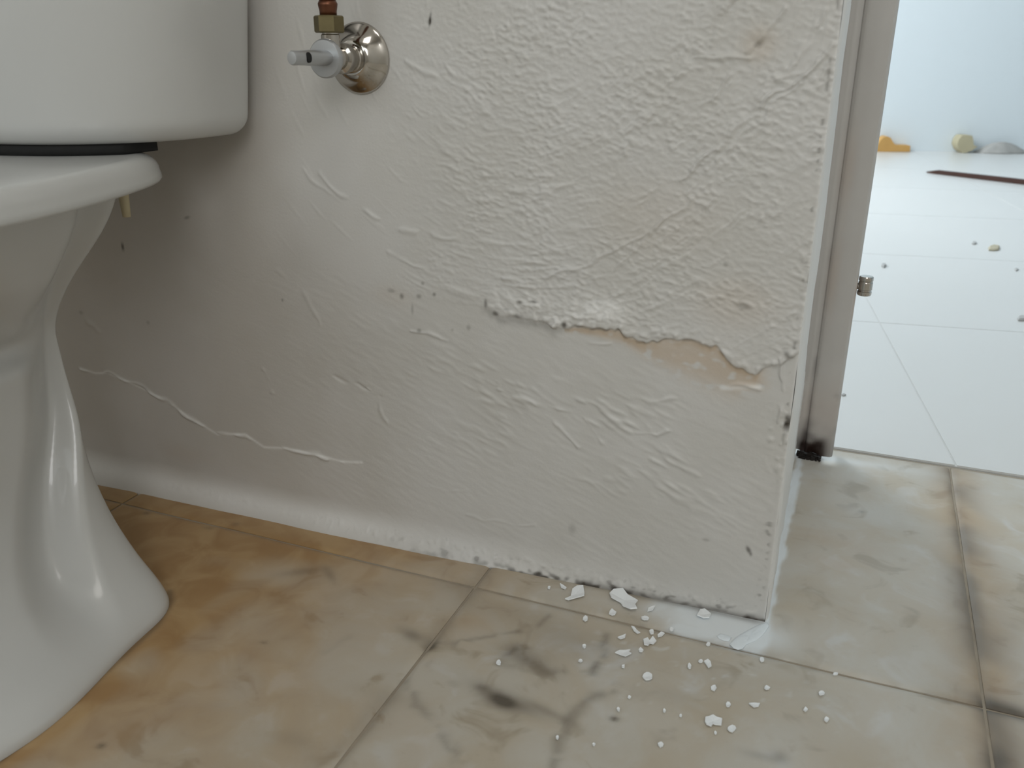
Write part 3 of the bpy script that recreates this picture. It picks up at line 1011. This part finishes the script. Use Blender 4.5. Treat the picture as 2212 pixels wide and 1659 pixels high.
# ------------------------------------------------------------------ water supply
VX, VZ = -0.3585, 0.4355
valve = empty('angle_valve', (VX, -0.001, VZ), 'chrome angle stop valve with round wall flange and brass nut', 'valve')
k = MB()
k.lathe([(0.0268, 0.0000), (0.0272, 0.0010), (0.0268, 0.0022), (0.0255, 0.0034), (0.0235, 0.0048), (0.0205, 0.0070), (0.0180, 0.0095), (0.0158, 0.0118), (0.0135, 0.0132), (0.0122, 0.0136), (0.0100, 0.0136)],
        (VX, 0.0, VZ), 'y-', 64, True, False)
under(auto_smooth(k.build('wall_flange', M_CHROME), 40), valve)
k = MB()
k.lathe([(0.0110, 0.010), (0.0110, 0.0165), (0.0102, 0.0172), (0.0102, 0.022), (0.0112, 0.0228), (0.0112, 0.030), (0.0085, 0.0312), (0.0085, 0.048)], (VX, 0, VZ), 'y-', 40)
k.lathe([(0.0070, 0.000), (0.0070, 0.0165), (0.0062, 0.0172), (0.0062, 0.021)], (VX, -0.0405, VZ), 'z', 28)
under(auto_smooth(k.build('valve_body', M_CHROME), 40), valve)
k = MB()
k.lathe([(0.0098, 0.0455), (0.0136, 0.0462), (0.0140, 0.0475), (0.0140, 0.0500), (0.0130, 0.0512), (0.0060, 0.0516)], (VX, 0, VZ), 'y-', 48)
hd = under(auto_smooth(k.build('knob', M_KNOB), 40), valve)
k = MB()
# grip bar that runs out from the disc, tapering, with a screw recess on its near side
prof = [(0.0098, 0.050), (0.0090, 0.056), (0.0072, 0.064), (0.0056, 0.070), (0.0052, 0.076), (0.0050, 0.084), (0.0050, 0.0905), (0.0044, 0.0918), (0.002, 0.092)]
aa = np.linspace(0, 2 * np.pi, 28, endpoint=False)
k.rings([np.stack([VX + r_ * 0.85 * np.cos(aa), np.full(28, -h_), VZ + 0.0006 + min(r_, 0.0056) * np.sin(aa)], 1) for r_, h_ in prof])
gp = auto_smooth(k.build('grip', M_KNOB), 45)
gp.parent = hd
gp.matrix_parent_inverse = Matrix.Identity(4)
k = MB()
# dark screw hole on the grip
hv = np.array([0.97, -0.12, 0.06])
hv /= np.linalg.norm(hv)
e1 = np.cross(hv, (0, 0, 1.0))
e1 /= np.linalg.norm(e1)
e2 = np.cross(e1, hv)
c0 = np.array([VX, -0.0765, VZ + 0.0006])
Rg = []
for rad, off in ((0.0036, 0.0030), (0.0036, 0.0048), (0.0030, 0.0050), (0.0020, 0.0049), (0.0004, 0.0049)):
    Rg.append(np.stack([c0 + hv * off + (e1 * math.cos(t_) * 0.80 + e2 * math.sin(t_)) * rad for t_ in np.linspace(0, 2 * math.pi, 20, endpoint=False)]))
k.rings(Rg)
sh = k.build('screw_hole', M_BLACK)
sh.parent = hd
sh.matrix_parent_inverse = Matrix.Identity(4)
sh['label'] = 'dark screw hole in the grip'
k = MB()
hexa = lambda r_, z_: np.stack([VX + r_ * np.cos(np.radians(np.arange(0, 360, 60) + 22)), -0.0415 + r_ * np.sin(np.radians(np.arange(0, 360, 60) + 22)), np.full(6, z_)], 1)
k.rings([hexa(0.0102, 0.4535), hexa(0.0112, 0.4545), hexa(0.0112, 0.4645), hexa(0.0102, 0.4655), hexa(0.0070, 0.4657)])
nt_ = under(k.build('compression_nut', M_BRASS, None, False), valve)
nt_['label'] = 'tarnished brass hexagonal nut'

tube = MB()
path = [(VX, -0.0415, 0.4640), (VX, -0.0415, 0.60), (VX, -0.0415, 0.655), (VX - 0.006, -0.0425, 0.678), (VX - 0.020, -0.044, 0.692), (VX - 0.045, -0.046, 0.697), (TCX + 0.1752, -0.047, 0.697)]
Rg = []
for i, p in enumerate(path):
    a_ = np.array(path[max(0, i - 1)])
    b_ = np.array(path[min(len(path) - 1, i + 1)])
    d_ = (b_ - a_) / np.linalg.norm(b_ - a_)
    s1 = np.cross(d_, (0, 1, 0))
    s1 /= np.linalg.norm(s1)
    s2 = np.cross(d_, s1)
    Rg.append(np.stack([np.array(p) + 0.0062 * (s1 * math.cos(t_) + s2 * math.sin(t_)) for t_ in np.linspace(0, 2 * math.pi, 24, endpoint=False)]))
tube.rings(Rg)
tb = tube.build('supply_tube', M_COPPER)
tag(tb, 'copper water tube rising from the brass nut to the tank', 'tube')
k = MB()
k.lathe([(0.0063, 0.4655), (0.0064, 0.4685), (0.0071, 0.4720), (0.0073, 0.4735), (0.0063, 0.4755)], (VX, -0.0415, 0), 'z', 28)
under(k.build('ferrule', M_COPPER), tb)

# ------------------------------------------------------------------ paint flakes on the bathroom floor


def flake(outline, label, thick=0.0009, curl=0.0008, group=None, name='paint_flake', m=None, cat='paint flake'):
    """outline in photo pixels, laid on the floor as a thin curled chip"""
    P = np.array([on_floor(*p)[:2] for p in outline])
    c = P.mean(0)
    n = len(P)
    rr = np.hypot(*(P - c).T)
    z = 0.0004 + curl * (rr / rr.max()) * (0.4 + 0.6 * np.sin(np.arange(n) * 2.4 + c[0] * 300) ** 2)
    V = [(x - c[0], y - c[1], zz) for (x, y), zz in zip(P, z)] + [((x - c[0]) * 0.96, (y - c[1]) * 0.96, zz + thick) for (x, y), zz in zip(P, z)]
    V += [(0, 0, 0.0003), (0, 0, 0.0003 + thick)]
    F = []
    for i in range(n):
        j = (i + 1) % n
        F += [(i, j, j + n, i + n), (j, i, 2 * n), (i + n, j + n, 2 * n + 1)]
    k = MB()
    k.add(V, F)
    o = k.build(name, m or M_FLAKE, None, False)
    o.location = (c[0], c[1], 0.0)
    return tag(o, label, cat, group or 'white paint flakes on the floor tiles')


def blob(cx, cy, rx, ry, n=9, jag=0.25, seed=0):
    r_ = random.Random(seed)
    return [(cx + rx * (1 + r_.uniform(-jag, jag)) * math.cos(2 * math.pi * i / n), cy + ry * (1 + r_.uniform(-jag, jag)) * math.sin(2 * math.pi * i / n)) for i in range(n)]


flake([(1220, 1297), (1232, 1292), (1236, 1276), (1246, 1270), (1260, 1268), (1263, 1284), (1262, 1291), (1245, 1295), (1228, 1300)], 'large white paint flake with a pointed tail, leftmost of the big ones by the wall', curl=0.0025)
flake([(1316, 1284), (1324, 1278), (1345, 1277), (1356, 1288), (1378, 1300), (1372, 1308), (1376, 1322), (1362, 1322), (1345, 1312), (1340, 1304), (1320, 1296)], 'largest white paint flake, jagged, tucked against the foot of the wall', curl=0.0030)
flake([(1389, 1384), (1399, 1380), (1403, 1386), (1410, 1379), (1418, 1388), (1411, 1394), (1404, 1392), (1400, 1399), (1391, 1397)], 'ragged four-lobed white paint flake between the wall corner and the lens-shaped flake', curl=0.0015)
flake([(1328, 1413), (1338, 1408), (1350, 1407), (1362, 1406), (1358, 1411), (1364, 1415), (1351, 1421), (1340, 1417)], 'lens-shaped white paint flake beside the dark tile joint', curl=0.0012)
flake(blob(1399, 1464, 11, 8.5, 10, 0.1, 1), 'oval white paint flake lying alone in the middle of the tile')
flake([(1523, 1552), (1532, 1550), (1540, 1548), (1548, 1553), (1560, 1556), (1558, 1570), (1546, 1569), (1540, 1567), (1536, 1573), (1526, 1568), (1522, 1562)], 'large blocky white paint flake farthest from the wall', curl=0.0015)
flake(blob(1580, 1577, 9, 7, 9, 0.12, 2), 'rounded white paint flake touching the right side of the blocky one')
flake([(1617, 1523), (1628, 1521), (1642, 1522), (1638, 1529), (1628, 1531)], 'slim wedge-shaped white paint flake right of the blocky one')
flake([(1363, 1355), (1370, 1357), (1376, 1364), (1383, 1369), (1377, 1371), (1369, 1365)], 'narrow slanted white paint flake just below the wall-side joint')
flake([(1334, 1379), (1344, 1375), (1352, 1373), (1350, 1380), (1340, 1383)], 'small white paint flake above the lens-shaped one')
flake([(1420, 1374), (1428, 1368), (1436, 1371), (1430, 1376), (1421, 1379)], 'small white paint flake above the ragged four-lobed one')
flake([(1520, 1431), (1529, 1427), (1535, 1432), (1537, 1441), (1530, 1446), (1525, 1438)], 'crumpled white paint flake below the wall corner')
flake([(1505, 1334), (1512, 1320), (1522, 1318), (1536, 1330), (1532, 1339), (1520, 1339)], 'white paint flake half loose in the spilt paint under the wall', curl=0.002)
flake([(1400, 1316), (1408, 1312), (1416, 1311), (1410, 1320), (1398, 1324)], 'thin white paint flake right of the largest one')
flake([(1209, 1263), (1216, 1266), (1224, 1272), (1221, 1275), (1212, 1271)], 'small white paint flake against the wall, left of the tailed one')
LAND = {'tailed flake by the wall': (1243, 1285), 'largest jagged flake': (1348, 1298), 'four-lobed flake': (1402, 1390), 'lens-shaped flake': (1347, 1413), 'oval flake': (1399, 1464),
        'blocky flake': (1541, 1561), 'wedge-shaped flake': (1630, 1526), 'crumpled flake': (1529, 1436), 'wall corner': (1655, 1345), 'dark smudge': (1090, 1516), 'dark speck': (1327, 1552)}
used_places = set()


def crumb_label(x, y):
    for nm, (lx, ly) in sorted(LAND.items(), key=lambda kv: math.hypot(kv[1][0] - x, kv[1][1] - y)):
        dx, dy = x - lx, y - ly
        v = '' if abs(dy) < 0.4 * abs(dx) else ('below' if dy > 0 else 'above')
        h = '' if abs(dx) < 0.4 * abs(dy) else ('right of' if dx > 0 else 'left of')
        far = 'just ' if math.hypot(dx, dy) < 45 else ''
        place = f"{far}{v + ' and ' if v and h else v}{h} the {nm}"
        if place not in used_places:
            used_places.add(place)
            return 'tiny white paint crumb ' + place
    return 'tiny white paint crumb on the tile'


for i, (x, y, rx, ry) in enumerate([(1323, 1325, 7, 6), (1265, 1338, 6, 6), (1541, 1489, 5.5, 6.5), (1656, 1488, 6, 5.5), (1572, 1525, 6, 5), (1774, 1500, 8, 4.5), (1785, 1557, 5, 5), (1427, 1611, 6, 5.5), (1646, 1427, 6, 6),
                                     (1804, 1458, 6, 3), (1385, 1407, 5, 4.5), (1346, 1442, 4.5, 4), (1336, 1535, 4, 4), (1254, 1430, 4.5, 3), (1077, 1433, 5, 6), (1262, 1398, 4, 4), (1407, 1367, 6, 5), (1489, 1441, 4, 6),
                                     (1513, 1431, 5, 3.5), (1435, 1538, 4, 4), (1283, 1611, 3.5, 3), (1204, 1596, 3.5, 4), (1740, 1535, 4.5, 5), (1530, 1394, 6, 3.5), (1545, 1586, 3.5, 3.5), (1470, 1549, 3.5, 3.5), (1359, 1508, 3.5, 3),
                                     (1450, 1362, 6, 4), (1394, 1338, 8, 5), (1186, 1272, 4, 3)]):
    flake(blob(x, y, rx, ry, 7, 0.3, 20 + i), crumb_label(x, y), 0.0009, 0.0006, 'tiny paint crumbs on the floor tiles', 'paint_crumb', None, 'paint crumb')

# lump of spilt plaster stuck at the foot of the wall end
rng = np.random.default_rng(3)
k = MB()
for O, hh in (([(1576, 1393), (1583, 1384), (1590, 1377), (1603, 1369), (1618, 1361), (1634, 1352), (1648, 1347), (1658, 1345), (1662, 1352), (1654, 1364), (1646, 1374), (1634, 1384), (1622, 1389), (1611, 1394), (1604, 1402), (1594, 1404), (1585, 1401)], 0.0013),
              ([(1548, 1374), (1556, 1369), (1570, 1372), (1580, 1378), (1574, 1386), (1562, 1384), (1553, 1380)], 0.0009)):
    P_ = np.array([on_floor(*p) for p in O])
    c = P_.mean(0)
    Rg = []
    for t, zz in ((1.0, -0.0002), (0.985, 0.30), (0.90, 0.62), (0.65, 0.80), (0.35, 1.0), (0.08, 0.9)):
        q_ = c + (P_ - c) * t
        q_[:, 2] = hh * zz * (1 + 0.18 * np.sin(np.arange(len(O)) * 2.1))
        Rg.append(q_)
    k.rings(Rg[::-1] if False else Rg)
tag(k.build('plaster_lump', plain('bluish white plaster powder', (0.74, 0.80, 0.84), 0.95, var=0.06, scale=140)), 'bluish white lump of spilt plaster at the foot of the wall corner', 'plaster')

# ------------------------------------------------------------------ things lying in the hall


def ribbon_block(pts, depth, name, m, label, cat, org):
    """outline (s along the wall, z) extruded towards the room"""
    k = MB()
    n = len(pts)
    front = [np.append(fw(s, depth + 0.004), z) for s, z in pts]
    back = [np.append(fw(s, 0.004), z) for s, z in pts]
    V = np.array(front + back)
    k.add(V, [tuple(range(n)), tuple(range(2 * n - 1, n - 1, -1))] + [(i, i + n, (i + 1) % n + n, (i + 1) % n) for i in range(n)])
    return tag(auto_smooth(k.build(name, m, None, False), 40), label, cat)


def wall_s(px, py):
    """photo pixel -> (distance along the far wall, height)"""
    d = _ray(px, py)
    n3 = np.array([fnor[0], fnor[1], 0])
    t = (float(fnor @ FW0) - n3 @ CAM) / (n3 @ d)
    p = CAM + d * t
    return float(fdir @ (p[:2] - FW0)), float(p[2])


pts = [wall_s(*p) for p in ((1885, 324), (1956, 324), (1957, 311), (1926, 310), (1920, 303), (1915, 294), (1908, 291), (1900, 293), (1893, 300), (1886, 312))]
z0 = min(z for _, z in pts)
pts = [(s, max(0.0, z - z0)) for s, z in pts]
ribbon_block(pts, 0.06, 'wood_offcut', M_ORANGE, 'orange tan L-shaped wood offcut by the far hall wall', 'offcut', None)
pts = [wall_s(*p) for p in ((2068, 321), (2076, 320), (2088, 315), (2099, 307), (2091, 304), (2090, 293), (2088, 284), (2076, 283), (2066, 284), (2059, 292), (2056, 303), (2060, 314))]
z0 = min(z for _, z in pts)
pts = [(s, max(0.0, z - z0)) for s, z in pts]
ribbon_block(pts, 0.07, 'foam_lump', M_BEIGE, 'beige rounded lump with a pointed side by the far hall wall', 'lump', None)
# dust heap
s0, _ = wall_s(2150, 326)
k = MB()
n = 28
Rg = []
c = fw(s0, 0.05)
for t, zz in ((1.0, 0.0), (0.9, 0.008), (0.7, 0.022), (0.5, 0.036), (0.3, 0.047), (0.1, 0.052)):
    aa = np.linspace(0, 2 * np.pi, n, endpoint=False)
    jg = 1 + 0.10 * np.sin(3 * aa + 1) + 0.07 * np.sin(7 * aa)
    loc = np.stack([0.125 * t * jg * np.cos(aa), 0.044 * t * jg * np.sin(aa), np.full(n, zz)], 1)
    Rg.append(loc @ RZ.T + np.array([c[0], c[1], 0]))
k.rings(Rg)
tag(k.build('dust_heap', M_DUST), 'low grey heap of dust by the far hall wall', 'dust')
# dark strip of wood
a0, b0 = on_floor(2003, 373), on_floor(2212, 398)
d0 = (b0 - a0) / np.linalg.norm(b0 - a0)
p0 = np.array([-d0[1], d0[0], 0])
L = 1.1
k = MB()
sec = lambda s, hw_, z1: [a0 + d0 * s - p0 * hw_ + (0, 0, 0.0005), a0 + d0 * s + p0 * hw_ + (0, 0, 0.0005), a0 + d0 * s + p0 * hw_ * 0.8 + (0, 0, z1), a0 + d0 * s - p0 * hw_ * 0.8 + (0, 0, z1)]
k.rings([sec(0, 0.006, 0.005), sec(0.04, 0.016, 0.014), sec(0.30, 0.018, 0.016), sec(L, 0.020, 0.018)])
tag(k.build('wood_strip', M_WOODD, None, False), 'dark brown wooden strip lying on the pale hall floor', 'strip')
for (px, py, rx, ry, hh, m_, lab) in ((2147, 537, 14, 5.5, 0.005, M_CHIP, 'tan plaster chip on the hall floor below the dark strip'), (1909, 575, 6, 3.5, 0.005, M_CHIPG, 'small grey plaster chip on the hall floor near the door frame hinge'),
                                      (2207, 690, 11, 5, 0.005, M_CHIPG, 'dark grey plaster chip on the hall floor at the right edge of the photo'), (2104, 526, 6, 2.5, 0.004, M_CHIPG, 'faint grey crumb left of the tan plaster chip'),
                                      (1822, 854, 5, 2.5, 0.002, M_CHIPG, 'faint grey crumb beside the foot of the door frame'), (2195, 583, 5, 3, 0.003, M_CHIPG, 'faint grey crumb right of and below the tan plaster chip')):
    O = [on_floor(*p) for p in blob(px, py, rx, ry, 8, 0.2, int(px))]
    c = np.mean(O, 0)
    top = [c + (p - c) * 0.75 + (0, 0, hh) for p in O]
    k = MB()
    k.rings([[p + (0, 0, 0.0002) for p in O], [c + (p - c) * 1.02 + (0, 0, hh * 0.5) for p in O], top])
    o = k.build('plaster_chip', m_, None, False)
    tag(o, lab, 'chip', 'plaster chips on the hall floor')
